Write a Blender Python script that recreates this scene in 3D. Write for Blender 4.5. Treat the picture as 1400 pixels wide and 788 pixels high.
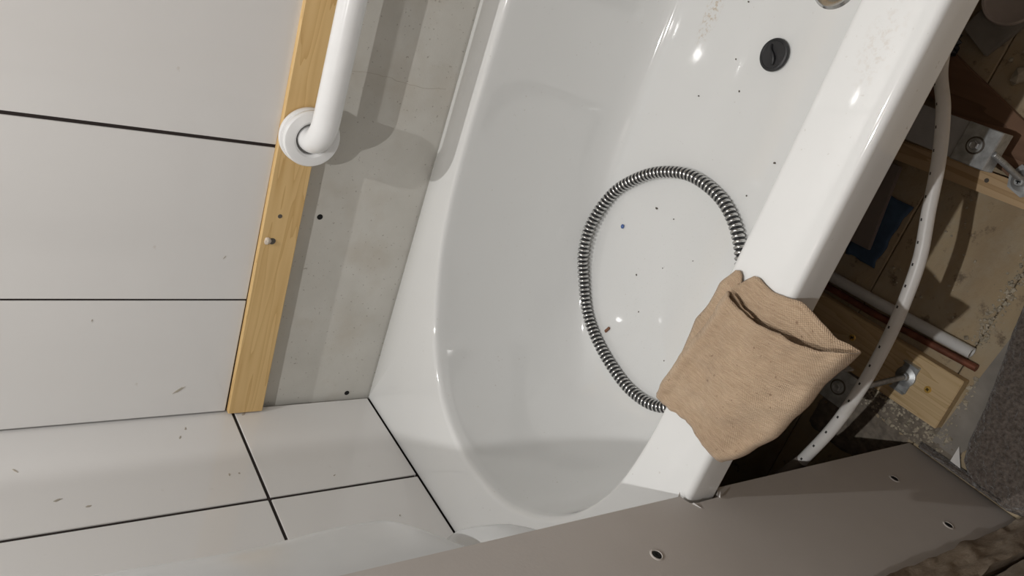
import bpy, bmesh, math, random
from mathutils import Vector, Matrix

for o in list(bpy.data.objects):
    bpy.data.objects.remove(o)
C = bpy.context.scene.collection
scene = bpy.context.scene
R_ = random.Random(7)

# All shapes below are written with z = 0 on the top of the bath rim; Z0 lifts them so that the floor is z = 0.
Z0 = 0.523
FL = -Z0
CEIL = 1.76

# ------------------------------------------------------------------ camera
cam_d = bpy.data.cameras.new('camera')
cam = bpy.data.objects.new('camera', cam_d)
C.objects.link(cam)
cam_d.sensor_width = 36.0
cam_d.lens = 36.0 * 1030.944 / 1400.0
cam_d.clip_start = 0.01
r0 = Vector((-0.303117, 0.516894, -0.800588))     # picture right
r1 = Vector((0.869202, 0.494357, -0.009918))      # picture down
r2 = Vector((0.390650, -0.698879, -0.599134))     # view direction
cam.matrix_world = Matrix(((r0.x, -r1.x, -r2.x, -0.84147), (r0.y, -r1.y, -r2.y, 1.06579),
                           (r0.z, -r1.z, -r2.z, 0.65756 + Z0), (0, 0, 0, 1)))
scene.camera = cam

# ------------------------------------------------------------------ world, lamps, exposure
w = bpy.data.worlds.new('world')
scene.world = w
w.use_nodes = True
w.node_tree.nodes['Background'].inputs[0].default_value = (0.6, 0.6, 0.62, 1)
w.node_tree.nodes['Background'].inputs[1].default_value = 0.15
scene.view_settings.view_transform = 'Standard'
scene.view_settings.look = 'None'
scene.view_settings.gamma = 1.0
scene.view_settings.use_curve_mapping = False
scene.view_settings.exposure = 0.42
LAMPS = [(-0.68, 1.17, 9.0), (-0.76, 0.385, 7.4)]     # the ceiling downlights: x, y, watts
LAMP_COL = (1.0, 0.985, 0.965)


# ------------------------------------------------------------------ materials
def new_mat(name):
    m = bpy.data.materials.new(name)
    m.use_nodes = True
    nt = m.node_tree
    return m, nt, nt.nodes['Principled BSDF']


def lk(nt, a, b):
    nt.links.new(a, b)


def noise(nt, scale, detail=3.0, rough=0.55, stretch=None, coord='Object'):
    tc = nt.nodes.new('ShaderNodeTexCoord')
    src = tc.outputs[coord]
    if stretch:
        mp = nt.nodes.new('ShaderNodeMapping')
        mp.inputs['Scale'].default_value = stretch
        lk(nt, src, mp.inputs[0])
        src = mp.outputs[0]
    n = nt.nodes.new('ShaderNodeTexNoise')
    n.inputs['Scale'].default_value = scale
    n.inputs['Detail'].default_value = detail
    n.inputs['Roughness'].default_value = rough
    lk(nt, src, n.inputs['Vector'])
    return n.outputs['Fac']


def ramp(nt, fac, stops):
    r = nt.nodes.new('ShaderNodeValToRGB')
    els = r.color_ramp.elements
    while len(els) < len(stops):
        els.new(0.5)
    for e, (p, c) in zip(els, stops):
        e.position = p
        e.color = (*c, 1) if len(c) == 3 else c
    lk(nt, fac, r.inputs[0])
    return r.outputs[0]


def mixc(nt, fac, a, b, mode='MIX'):
    m = nt.nodes.new('ShaderNodeMix')
    m.data_type = 'RGBA'
    m.blend_type = mode
    for sock, v in ((m.inputs[0], fac), (m.inputs[6], a), (m.inputs[7], b)):
        if hasattr(v, 'links'):
            lk(nt, v, sock)
        elif isinstance(v, (int, float)):
            sock.default_value = v
        else:
            sock.default_value = (*v, 1)
    return m.outputs[2]


def math_n(nt, op, a, b=None, c=None):
    m = nt.nodes.new('ShaderNodeMath')
    m.operation = op
    for i, v in enumerate((a, b, c)):
        if v is None:
            continue
        if hasattr(v, 'links'):
            lk(nt, v, m.inputs[i])
        else:
            m.inputs[i].default_value = v
    return m.outputs[0]


def bump(nt, b, h, strength, dist=0.001):
    n = nt.nodes.new('ShaderNodeBump')
    n.inputs['Strength'].default_value = strength
    n.inputs['Distance'].default_value = dist
    lk(nt, h, n.inputs['Height'])
    lk(nt, n.outputs[0], b.inputs['Normal'])


def plain(name, col, rough=0.5, metal=0.0, spec=0.5, vary=0.06, vs=30, bstr=0.0, bs=200):
    m, nt, b = new_mat(name)
    n = noise(nt, vs, 4)
    lo = tuple(max(0, c * (1 - vary)) for c in col)
    hi = tuple(c * (1 + vary) for c in col)
    lk(nt, ramp(nt, n, [(0.3, lo), (0.7, hi)]), b.inputs['Base Color'])
    b.inputs['Roughness'].default_value = rough
    b.inputs['Metallic'].default_value = metal
    b.inputs['Specular IOR Level'].default_value = spec
    if bstr:
        bump(nt, b, noise(nt, bs, 3), bstr)
    return m


def speckled(name, col, rough, dirt, ds=120, thr=0.70, amount=0.8, coat=0.0):
    """glossy white with small builder's dust specks"""
    m, nt, b = new_mat(name)
    big = ramp(nt, noise(nt, 4, 2), [(0.3, tuple(c * 0.97 for c in col)), (0.7, col)])
    patch = ramp(nt, noise(nt, 7, 3), [(0.42, (0, 0, 0)), (0.72, (1, 1, 1))])
    sp = ramp(nt, noise(nt, ds, 2, 0.4), [(thr, (0, 0, 0)), (thr + 0.05, (1, 1, 1))])
    f = math_n(nt, 'MULTIPLY', math_n(nt, 'MULTIPLY', sp, patch), amount)
    lk(nt, mixc(nt, f, big, dirt), b.inputs['Base Color'])
    lk(nt, math_n(nt, 'ADD', rough, math_n(nt, 'MULTIPLY', noise(nt, 9, 4), 0.05)), b.inputs['Roughness'])
    b.inputs['Coat Weight'].default_value = coat
    return m


def wood(name, c1, c2, axis='X', scale=14, rough=0.6, rings=5.0, rot=0.0, knots=None, bstr=0.15):
    m, nt, b = new_mat(name)
    st = {'X': (0.06, 1, 1), 'Y': (1, 0.06, 1), 'Z': (1, 1, 0.06)}[axis]
    tc = nt.nodes.new('ShaderNodeTexCoord')
    mp = nt.nodes.new('ShaderNodeMapping')
    mp.inputs['Scale'].default_value = st
    mp.inputs['Rotation'].default_value = (0, 0, rot)
    lk(nt, tc.outputs['Object'], mp.inputs[0])
    n = nt.nodes.new('ShaderNodeTexNoise')
    n.inputs['Scale'].default_value = scale
    n.inputs['Detail'].default_value = 2.5
    lk(nt, mp.outputs[0], n.inputs['Vector'])
    g = math_n(nt, 'FRACT', math_n(nt, 'MULTIPLY', n.outputs['Fac'], rings * 2))
    g = math_n(nt, 'POWER', g, 1.6)
    col = ramp(nt, g, [(0.0, c1), (0.75, tuple((a + q) / 2 for a, q in zip(c1, c2))), (1.0, c2)])
    col = mixc(nt, 0.35, col, ramp(nt, noise(nt, 6, 4), [(0.3, tuple(c * 0.8 for c in c1)), (0.7, c1)]), 'MULTIPLY') if False else col
    fib = noise(nt, 90, 2, 0.6, st)
    col = mixc(nt, 0.25, col, ramp(nt, fib, [(0.3, c2), (0.7, c1)]))
    if knots:
        sep = tc.outputs['Object']
        for (kx, ky, kz, kr) in knots:
            v = nt.nodes.new('ShaderNodeVectorMath')
            v.operation = 'DISTANCE'
            lk(nt, sep, v.inputs[0])
            v.inputs[1].default_value = (kx, ky, kz)
            f = ramp(nt, math_n(nt, 'DIVIDE', v.outputs['Value'], kr), [(0.35, (1, 1, 1)), (1.0, (0, 0, 0))])
            col = mixc(nt, f, col, (0.16, 0.085, 0.03))
    lk(nt, col, b.inputs['Base Color'])
    b.inputs['Roughness'].default_value = rough
    bump(nt, b, fib, bstr)
    return m


M = {}


def stain(m, centre, size, col, amount, scale=140, lo=0.5):
    """a speckled dirty patch with a place of its own on an object"""
    nt = m.node_tree
    b = nt.nodes['Principled BSDF']
    old = b.inputs['Base Color'].links[0].from_socket
    tc = nt.nodes.new('ShaderNodeTexCoord')
    mp = nt.nodes.new('ShaderNodeMapping')
    mp.vector_type = 'TEXTURE'
    mp.inputs['Location'].default_value = centre
    mp.inputs['Scale'].default_value = size
    lk(nt, tc.outputs['Object'], mp.inputs[0])
    v = nt.nodes.new('ShaderNodeVectorMath')
    v.operation = 'LENGTH'
    lk(nt, mp.outputs[0], v.inputs[0])
    f = ramp(nt, v.outputs['Value'], [(0.2, (1, 1, 1)), (1.0, (0, 0, 0))])
    sp = ramp(nt, noise(nt, scale, 4, 0.7), [(lo, (0, 0, 0)), (lo + 0.14, (1, 1, 1))])
    lk(nt, mixc(nt, math_n(nt, 'MULTIPLY', math_n(nt, 'MULTIPLY', f, sp), amount), old, col), b.inputs['Base Color'])


M['bath'] = speckled('bath_acrylic', (0.755, 0.76, 0.75), 0.03, (0.40, 0.36, 0.30), 190, 0.72, 0.55, 0.3)
M['tile'] = speckled('glossy_tile', (0.765, 0.752, 0.735), 0.05, (0.45, 0.38, 0.30), 60, 0.76, 0.5, 0.2)
stain(M['bath'], (-0.01, -0.150, 0.01), (0.075, 0.02, 0.03), (0.42, 0.27, 0.10), 0.85)
stain(M['bath'], (-0.02, 0.312, 0.285), (0.05, 0.022, 0.02), (0.50, 0.41, 0.32), 0.3)
stain(M['bath'], (0.42, -0.02, 0.0), (0.25, 0.17, 0.03), (0.45, 0.43, 0.40), 0.5, 260, 0.60)
M['adhesive'] = plain('tile_adhesive_dark', (0.022, 0.015, 0.013), 0.9)
M['gap'] = plain('dark_gap', (0.01, 0.01, 0.01), 0.95)
M['paint'] = plain('white_paint', (0.78, 0.77, 0.75), 0.7)
M['plaster'] = plain('bare_brown_plaster', (0.32, 0.275, 0.25), 0.9, vary=0.15, vs=8)
M['rail'] = plain('white_rail_enamel', (0.84, 0.84, 0.835), 0.22, vary=0.02)
M['chrome'] = plain('chrome', (0.62, 0.62, 0.61), 0.16, 1.0, vary=0.05)
M['zinc'] = plain('galvanised_steel', (0.50, 0.52, 0.53), 0.42, 0.75, vary=0.25, vs=90, bstr=0.2)
M['channel'] = plain('grey_painted_steel', (0.42, 0.42, 0.42), 0.5, 0.2, vary=0.1)
M['rubber'] = plain('black_rubber', (0.018, 0.018, 0.02), 0.4, vary=0.3)
M['brass'] = plain('brass_screw', (0.85, 0.55, 0.14), 0.3, 0.55)
M['black'] = plain('black_hole', (0.006, 0.006, 0.006), 0.9)
M['greypipe'] = plain('pale_plastic_pipe', (0.66, 0.66, 0.65), 0.4)
M['copper'] = plain('tarnished_copper', (0.20, 0.075, 0.045), 0.5, 0.4, vary=0.35, vs=60)
M['blue'] = plain('dusty_blue_cloth', (0.05, 0.09, 0.16), 0.8, vary=0.35, vs=25)
M['offcut'] = plain('taupe_board', (0.26, 0.22, 0.195), 0.65, vary=0.06)
M['greyboard'] = plain('grey_offcut', (0.26, 0.24, 0.212), 0.8, vary=0.15)
M['lid'] = plain('beige_plastic_lid', (0.52, 0.46, 0.42), 0.45)
M['bag'] = plain('black_plastic_bag', (0.012, 0.013, 0.018), 0.35)
M['stone'] = plain('pale_rubble', (0.46, 0.41, 0.32), 0.85, vary=0.3, vs=60, bstr=0.4)
M['dirt'] = plain('grey_brown_dirt', (0.21, 0.18, 0.145), 0.95, vary=0.28, vs=70, bstr=0.6, bs=300)
M['paper'] = plain('white_paper', (0.8, 0.79, 0.77), 0.8)
M['mortar'] = plain('grey_mortar_smear', (0.42, 0.38, 0.32), 0.85)
M['chip'] = plain('dark_grit', (0.10, 0.085, 0.07), 0.8)
M['bluechip'] = plain('blue_grit', (0.05, 0.12, 0.35), 0.5)
M['brownchip'] = plain('brown_chip', (0.20, 0.09, 0.05), 0.7)
M['flake'] = plain('dried_filler', (0.62, 0.54, 0.45), 0.8, vary=0.2, vs=200)
M['pine'] = wood('pine_batten_wood', (0.72, 0.50, 0.23), (0.56, 0.35, 0.13), 'X', 30, rings=5)
M['pine2'] = wood('pine_plate_wood', (0.66, 0.50, 0.29), (0.47, 0.32, 0.15), 'Y', 30, rings=7)
M['pine3'] = wood('pine_plank_wood', (0.60, 0.43, 0.25), (0.42, 0.27, 0.13), 'Y', 20, rings=4)
M['redwood'] = wood('red_brown_board', (0.24, 0.135, 0.08), (0.13, 0.068, 0.038), 'Y', 14, rings=5, rot=0.5)


def mk_board():
    m, nt, b = new_mat('cement_board')
    c = ramp(nt, noise(nt, 12, 5), [(0.3, (0.56, 0.545, 0.50)), (0.7, (0.625, 0.61, 0.565))])
    sp = ramp(nt, noise(nt, 220, 2, 0.4), [(0.70, (0, 0, 0)), (0.74, (1, 1, 1))])
    c = mixc(nt, math_n(nt, 'MULTIPLY', sp, 0.5), c, (0.2, 0.17, 0.13))
    st = ramp(nt, noise(nt, 9, 4), [(0.52, (0, 0, 0)), (0.75, (1, 1, 1))])
    c = mixc(nt, math_n(nt, 'MULTIPLY', st, 0.35), c, (0.40, 0.33, 0.24))
    lk(nt, c, b.inputs['Base Color'])
    b.inputs['Roughness'].default_value = 0.85
    bump(nt, b, noise(nt, 300, 3), 0.15)
    return m


def mk_partition():
    m, nt, b = new_mat('taupe_plasterboard')
    c = ramp(nt, noise(nt, 5, 3), [(0.3, (0.49, 0.455, 0.425)), (0.7, (0.535, 0.50, 0.47))])
    lk(nt, c, b.inputs['Base Color'])
    b.inputs['Roughness'].default_value = 0.75
    bump(nt, b, noise(nt, 400, 3), 0.12)
    return m


def mk_floor():
    m, nt, b = new_mat('dusty_floorboard')
    grain = noise(nt, 10, 4, 0.6, (0.15, 1, 1))
    c = ramp(nt, grain, [(0.3, (0.30, 0.225, 0.14)), (0.7, (0.47, 0.37, 0.235))])
    d = ramp(nt, noise(nt, 14, 5, 0.65), [(0.42, (0, 0, 0)), (0.62, (1, 1, 1))])
    c = mixc(nt, math_n(nt, 'MULTIPLY', d, 0.55), c, (0.42, 0.37, 0.28))
    k = ramp(nt, noise(nt, 38, 5, 0.7), [(0.58, (0, 0, 0)), (0.68, (1, 1, 1))])
    c = mixc(nt, math_n(nt, 'MULTIPLY', k, 0.7), c, (0.10, 0.07, 0.05))
    lk(nt, c, b.inputs['Base Color'])
    b.inputs['Roughness'].default_value = 0.85
    bump(nt, b, noise(nt, 120, 5, 0.7), 0.5, 0.002)
    return m


def mk_old(name, c1, c2, c3):
    m, nt, b = new_mat(name)
    c = ramp(nt, noise(nt, 16, 6, 0.7, (1, 1, 0.25)), [(0.3, c1), (0.52, c2), (0.72, c3)])
    lk(nt, c, b.inputs['Base Color'])
    b.inputs['Roughness'].default_value = 0.9
    bump(nt, b, noise(nt, 60, 6, 0.75, (1, 1, 0.4)), 0.8, 0.004)
    return m


def mk_cloth():
    m, nt, b = new_mat('beige_woven_cotton')
    tc = nt.nodes.new('ShaderNodeTexCoord')
    sp = nt.nodes.new('ShaderNodeSeparateXYZ')
    lk(nt, tc.outputs['UV'], sp.inputs[0])
    wx = math_n(nt, 'SINE', math_n(nt, 'MULTIPLY', sp.outputs[0], 2500))
    wy = math_n(nt, 'SINE', math_n(nt, 'MULTIPLY', sp.outputs[1], 2500))
    wv = math_n(nt, 'MULTIPLY', wx, wy)
    c = ramp(nt, noise(nt, 16, 4), [(0.3, (0.36, 0.245, 0.155)), (0.5, (0.48, 0.345, 0.225)), (0.68, (0.57, 0.425, 0.29))])
    thr = noise(nt, 1, 3, 0.6, (60, 700, 1), 'UV')
    c = mixc(nt, 0.5, c, ramp(nt, thr, [(0.35, (0.34, 0.235, 0.15)), (0.65, (0.58, 0.435, 0.30))]))
    f = ramp(nt, noise(nt, 190, 2, 0.4), [(0.71, (0, 0, 0)), (0.74, (1, 1, 1))])
    c = mixc(nt, math_n(nt, 'MULTIPLY', f, 0.6), c, (0.2, 0.12, 0.07))
    lk(nt, c, b.inputs['Base Color'])
    b.inputs['Roughness'].default_value = 0.95
    b.inputs['Sheen Weight'].default_value = 0.15
    bump(nt, b, math_n(nt, 'ADD', wv, math_n(nt, 'MULTIPLY', thr, 1.5)), 0.6, 0.0008)
    return m


def mk_mat():
    m, nt, b = new_mat('brown_grey_pile')
    c = ramp(nt, noise(nt, 210, 3), [(0.3, (0.075, 0.060, 0.050)), (0.7, (0.20, 0.168, 0.145))])
    lk(nt, c, b.inputs['Base Color'])
    b.inputs['Roughness'].default_value = 1.0
    b.inputs['Sheen Weight'].default_value = 0.3
    bump(nt, b, noise(nt, 170, 2), 1.0, 0.006)
    return m


def mk_pipe():
    m, nt, b = new_mat('white_pipe_with_dots')
    tc = nt.nodes.new('ShaderNodeTexCoord')
    sp = nt.nodes.new('ShaderNodeSeparateXYZ')
    lk(nt, tc.outputs['UV'], sp.inputs[0])
    u = math_n(nt, 'FRACT', math_n(nt, 'DIVIDE', sp.outputs[0], 0.0275))
    du = math_n(nt, 'LESS_THAN', math_n(nt, 'ABSOLUTE', math_n(nt, 'SUBTRACT', u, 0.5)), 0.063)
    dv = math_n(nt, 'LESS_THAN', math_n(nt, 'ABSOLUTE', math_n(nt, 'SUBTRACT', math_n(nt, 'FRACT', math_n(nt, 'ADD', math_n(nt, 'SUBTRACT', sp.outputs[1], math_n(nt, 'MULTIPLY_ADD', sp.outputs[0], -0.22, 0.199)), 1.5)), 0.5)), 0.026)
    c = mixc(nt, math_n(nt, 'MULTIPLY', du, dv), (0.74, 0.73, 0.71), (0.03, 0.03, 0.03))
    sm = ramp(nt, noise(nt, 25, 4), [(0.55, (1, 1, 1)), (0.8, (0.82, 0.80, 0.76))])
    lk(nt, mixc(nt, 1.0, c, sm, 'MULTIPLY'), b.inputs['Base Color'])
    b.inputs['Roughness'].default_value = 0.38
    return m


M['board'] = mk_board()
M['partition'] = mk_partition()
M['floor'] = mk_floor()
M['old1'] = mk_old('rotten_timber', (0.12, 0.08, 0.05), (0.31, 0.255, 0.195), (0.47, 0.42, 0.35))
M['old2'] = mk_old('dusty_timber', (0.22, 0.18, 0.13), (0.34, 0.30, 0.25), (0.45, 0.41, 0.36))
M['cloth'] = mk_cloth()
M['mat'] = mk_mat()
M['pipe'] = mk_pipe()


def mk_plastic():
    m, nt, b = new_mat('milky_polythene')
    lk(nt, ramp(nt, noise(nt, 8, 3), [(0.3, (0.70, 0.715, 0.72)), (0.7, (0.80, 0.81, 0.81))]), b.inputs['Base Color'])
    b.inputs['Roughness'].default_value = 0.25
    b.inputs['Transmission Weight'].default_value = 0.12
    return m


M['poly'] = mk_plastic()

# ------------------------------------------------------------------ helpers
WLOC = {}


def link(o, parent, wloc):
    C.objects.link(o)
    WLOC[o.name] = Vector(wloc)
    if parent is not None:
        o.parent = parent
        o.location = Vector(wloc) - WLOC[parent.name]
    else:
        o.location = wloc
    return o


def tag(o, label=None, cat=None, group=None, kind=None):
    if label:
        o['label'] = label
    if cat:
        o['category'] = cat
    if group:
        o['group'] = group
    if kind:
        o['kind'] = kind
    return o


def thing(name, label, cat, loc, group=None, kind=None):
    o = bpy.data.objects.new(name, None)
    o.empty_display_size = 0.05
    link(o, None, (loc[0], loc[1], loc[2] + Z0))
    return tag(o, label, cat, group, kind)


def obj(name, bm, mat, parent=None, smooth=False, angle=None, lift=True):
    """bmesh (rim frame) -> one mesh object whose origin is its base centre"""
    bmesh.ops.recalc_face_normals(bm, faces=bm.faces)
    vs = [v.co for v in bm.verts]
    lo = Vector((min(v.x for v in vs), min(v.y for v in vs), min(v.z for v in vs)))
    hi = Vector((max(v.x for v in vs), max(v.y for v in vs), max(v.z for v in vs)))
    base = Vector(((lo.x + hi.x) / 2, (lo.y + hi.y) / 2, lo.z))
    for v in bm.verts:
        v.co -= base
    me = bpy.data.meshes.new(name)
    bm.to_mesh(me)
    bm.free()
    if smooth:
        for p in me.polygons:
            p.use_smooth = True
        if angle:
            me.set_sharp_from_angle(angle=angle)
    me.materials.append(M[mat])
    o = bpy.data.objects.new(name, me)
    return link(o, parent, base + Vector((0, 0, Z0)))


def copy_of(src, wloc, parent=None):
    """same mesh, new place (rim frame base centre)"""
    o = src.copy()
    o.parent = None
    return link(o, parent, (wloc[0], wloc[1], wloc[2] + Z0))


def box_bm(lo, hi, bevel=0.0, seg=2, bm=None, xf=None):
    bm = bm or bmesh.new()
    r = bmesh.ops.create_cube(bm, size=1.0)
    for v in r['verts']:
        v.co = Vector(((v.co.x + 0.5) * (hi[0] - lo[0]) + lo[0], (v.co.y + 0.5) * (hi[1] - lo[1]) + lo[1],
                       (v.co.z + 0.5) * (hi[2] - lo[2]) + lo[2]))
    if bevel:
        es = list({e for v in r['verts'] for e in v.link_edges})
        bmesh.ops.bevel(bm, geom=es, offset=bevel, segments=seg, affect='EDGES', profile=0.5)
    if xf:
        for v in bm.verts:
            v.co = xf(v.co)
    return bm


def prism_bm(poly, z0, z1, bevel=0.0, map3=None):
    """polygon (a, b) extruded from z0 to z1; map3(a, b, c) places it"""
    bm = bmesh.new()
    f3 = map3 or (lambda a, b, c: (a, b, c))
    lo = [bm.verts.new(f3(a, b, z0)) for a, b in poly]
    hi = [bm.verts.new(f3(a, b, z1)) for a, b in poly]
    bm.faces.new(lo[::-1])
    bm.faces.new(hi)
    n = len(poly)
    for i in range(n):
        bm.faces.new((lo[i], lo[(i + 1) % n], hi[(i + 1) % n], hi[i]))
    if bevel:
        bmesh.ops.bevel(bm, geom=list(bm.edges), offset=bevel, segments=2, affect='EDGES')
    return bm


def lathe_bm(prof, n=32, origin=(0, 0, 0), axis='Z', bm=None):
    """prof: list of (r, h) along axis; r == 0 closes"""
    bm = bm or bmesh.new()
    O = Vector(origin)

    def P(r, h, a):
        c, s = r * math.cos(a), r * math.sin(a)
        return O + Vector({'Z': (c, s, h), 'Y': (c, h, s), 'X': (h, c, s)}[axis])
    rings = []
    for r, h in prof:
        if r < 1e-6:
            rings.append([bm.verts.new(P(0, h, 0))])
        else:
            rings.append([bm.verts.new(P(r, h, 2 * math.pi * k / n)) for k in range(n)])
    for A, B in zip(rings, rings[1:]):
        for k in range(n):
            k2 = (k + 1) % n
            if len(A) == 1 and len(B) == 1:
                continue
            if len(A) == 1:
                bm.faces.new((A[0], B[k], B[k2]))
            elif len(B) == 1:
                bm.faces.new((A[k], A[k2], B[0]))
            else:
                bm.faces.new((A[k], A[k2], B[k2], B[k]))
    return bm


def spline(pts, per):
    """Catmull-Rom through pts"""
    P = [Vector(p) for p in pts]
    P = [2 * P[0] - P[1]] + P + [2 * P[-1] - P[-2]]
    out = []
    for i in range(1, len(P) - 2):
        a, b, c, d = P[i - 1:i + 3]
        for k in range(per):
            t = k / per
            out.append(0.5 * ((2 * b) + (c - a) * t + (2 * a - 5 * b + 4 * c - d) * t * t + (3 * b - a - 3 * c + d) * t ** 3))
    out.append(P[-2])
    return out


def resample(path, step):
    L = [0.0]
    for a, b in zip(path, path[1:]):
        L.append(L[-1] + (b - a).length)
    n = max(2, int(L[-1] / step))
    out, j = [], 0
    for k in range(n + 1):
        d = L[-1] * k / n
        while j < len(L) - 2 and L[j + 1] < d:
            j += 1
        t = (d - L[j]) / max(1e-9, L[j + 1] - L[j])
        out.append(path[j].lerp(path[j + 1], t))
    return out, L[-1]


def tube_bm(path, rad, n=16, caps=True, up=(0, 0, 1), bm=None):
    """sweep; rad is a number or rad(i); uv.x = metres along, uv.y = around"""
    bm = bm or bmesh.new()
    uvl = bm.loops.layers.uv.verify()
    rf = rad if callable(rad) else (lambda i: rad)
    rings, ds = [], []
    d = 0.0
    U = Vector(up)
    for i, p in enumerate(path):
        T = (path[min(i + 1, len(path) - 1)] - path[max(i - 1, 0)]).normalized()
        U = (U - T * U.dot(T))
        if U.length < 1e-6:
            U = T.orthogonal()
        U.normalize()
        S = T.cross(U)
        if i:
            d += (p - path[i - 1]).length
        ds.append(d)
        r = rf(i)
        rings.append([bm.verts.new(p + (U * math.cos(2 * math.pi * k / n) + S * math.sin(2 * math.pi * k / n)) * r) for k in range(n)])
    for i in range(len(rings) - 1):
        for k in range(n):
            k2 = (k + 1) % n
            f = bm.faces.new((rings[i][k], rings[i][k2], rings[i + 1][k2], rings[i + 1][k]))
            for lp, uv in zip(f.loops, ((ds[i], k / n), (ds[i], (k + 1) / n), (ds[i + 1], (k + 1) / n), (ds[i + 1], k / n))):
                lp[uvl].uv = uv
    if caps:
        bm.faces.new(rings[0][::-1])
        bm.faces.new(rings[-1])
    return bm


def vnoise(x, y, s=0):
    """smooth value noise, -1..1"""
    def h(i, j):
        n = math.sin(i * 127.1 + j * 311.7 + s * 74.7) * 43758.5453
        return (n - math.floor(n)) * 2 - 1
    xi, yi = math.floor(x), math.floor(y)
    fx, fy = x - xi, y - yi
    fx, fy = fx * fx * (3 - 2 * fx), fy * fy * (3 - 2 * fy)
    a = h(xi, yi) * (1 - fx) + h(xi + 1, yi) * fx
    b = h(xi, yi + 1) * (1 - fx) + h(xi + 1, yi + 1) * fx
    return a * (1 - fy) + b * fy


# ------------------------------------------------------------------ the room shell
XW, YW = -2.45, 1.95                       # far ends of the room
fl = thing('floor', 'dusty old floorboards with dirt and stains', 'floor', (-1.2, 0.95, FL), kind='structure')
obj('subfloor', box_bm((XW - 0.1, -0.12, FL - 0.14), (0.12, YW + 0.1, FL - 0.021)), 'gap', fl)
y = -0.17
k = 0
while y < YW:
    bm = box_bm((XW, max(y, -0.11) + 0.0008, FL - 0.02), (0.10, min(y + 0.173, YW) - 0.0008, FL), 0.0015, 1)
    obj('floorboard', bm, 'floor', fl)
    y += 0.173

wb = thing('wall_back', 'long wall of large white tiles above a bare grey cement board', 'wall', (-1.2, -0.06, FL), kind='structure')
obj('masonry', box_bm((XW - 0.1, -0.12, FL), (0.12, -0.015, CEIL)), 'paint', wb)
obj('cement_board', box_bm((XW, -0.015, FL), (0.012, -0.0035, 0.262)), 'board', wb)
obj('adhesive_bed', box_bm((XW, -0.015, 0.262), (-0.004, 0.0098, CEIL)), 'adhesive', wb)
we = thing('wall_end', 'short wall of large white tiles at the foot of the bath', 'wall', (0.06, 0.9, FL), kind='structure')
obj('masonry', box_bm((0.02, -0.012, FL), (0.12, YW, CEIL)), 'paint', we)
obj('adhesive_bed', box_bm((0.0082, -0.012, FL), (0.02, 0.71, CEIL)), 'adhesive', we)
obj('joint_filling', box_bm((0.002, 0.012, 0.008), (0.0083, 0.71, CEIL)), 'adhesive', we)

J = 0.0050                                 # open joint between the tiles


def tile(lo, hi, parent):
    return obj('tile', box_bm(lo, hi, 0.0012, 2), 'tile', parent)


TW, TH = 0.2612, 0.40
xs = [-0.004, -0.224, -0.4853] + [-0.4853 - TW * i for i in range(1, 8)]
for i in range(len(xs) - 1):
    for rj in range(4):
        z0 = 0.2745 + rj * TH + (0.0 if rj == 0 else J / 2)
        z1 = min(0.2745 + (rj + 1) * TH - J / 2, CEIL - 0.002)
        jw = {1: 0.0017}
        tl = tile((xs[i + 1] + jw.get(i + 1, J / 2), 0.003, z0), (xs[i] - (jw.get(i, J / 2) if i else 0.0), 0.012, z1), wb)
ys = [0.0050, 0.229, 0.229 + TW, 0.70]
zs = [0.0045, 0.2612, 0.2612 + TH, 0.2612 + 2 * TH, 0.2612 + 3 * TH, CEIL]
for i in range(3):
    for jz in range(5):
        tile((0.0, ys[i] + (J / 2 if i else 0), zs[jz] + (J / 2 if jz else 0)),
             (0.008, ys[i + 1] - J / 2, zs[jz + 1] - J / 2), we)


def smear(x, y, z, plane, a, b, ang, parent, mat='mortar', n=11):
    """thin irregular dab lying on a wall or floor plane"""
    bm = bmesh.new()
    c, s = math.cos(ang), math.sin(ang)
    pts = []
    for q in range(n):
        t = 2 * math.pi * q / n
        rr = 1 + 0.35 * R_.uniform(-1, 1)
        u, v = a * rr * math.cos(t), b * rr * math.sin(t)
        pts.append((u * c - v * s, u * s + v * c))

    def P(u, v, h):
        return {'y': (x + u, y + h, z + v), 'x': (x - h, y + u, z + v), 'z': (x + u, y + v, z + h)}[plane]
    lo = [bm.verts.new(P(u, v, -0.0002)) for u, v in pts]
    hi = [bm.verts.new(P(u * 0.8, v * 0.8, 0.0007)) for u, v in pts]
    bm.faces.new(hi)
    for q in range(n):
        bm.faces.new((lo[q], lo[(q + 1) % n], hi[(q + 1) % n], hi[q]))
    return obj('mortar_smear' if mat == 'mortar' else 'stain', bm, mat, parent)


# dabs of dried mortar on the tiles
for (py_, pz, a, b, ang) in ((0.065, 0.357, 0.005, 0.0016, 0.4), (0.045, 0.345, 0.0035, 0.0014, 0.1), (0.165, 0.305, 0.003, 0.0015, 0.2),
                             (0.165, 0.290, 0.002, 0.0014, 0), (0.17, 0.535, 0.006, 0.0018, 1.2), (0.19, 0.50, 0.004, 0.0016, 1.5),
                             (0.10, 0.58, 0.005, 0.0013, -0.7), (0.31, 0.075, 0.0022, 0.0012, 0.5), (0.20, 0.145, 0.0025, 0.001, 1.2),
                             (0.02, 0.245, 0.006, 0.0028, 0.9)):
    smear(0.0, py_, pz, 'x', a, b, ang, we)
smear(-0.055, 0.012, 0.355, 'y', 0.010, 0.0022, 0.9, wb)
smear(-0.30, 0.012, 0.32, 'y', 0.004, 0.0006, 0.5, wb)
smear(-0.19, 0.012, 0.49, 'y', 0.0025, 0.0008, 0.2, wb)
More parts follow.
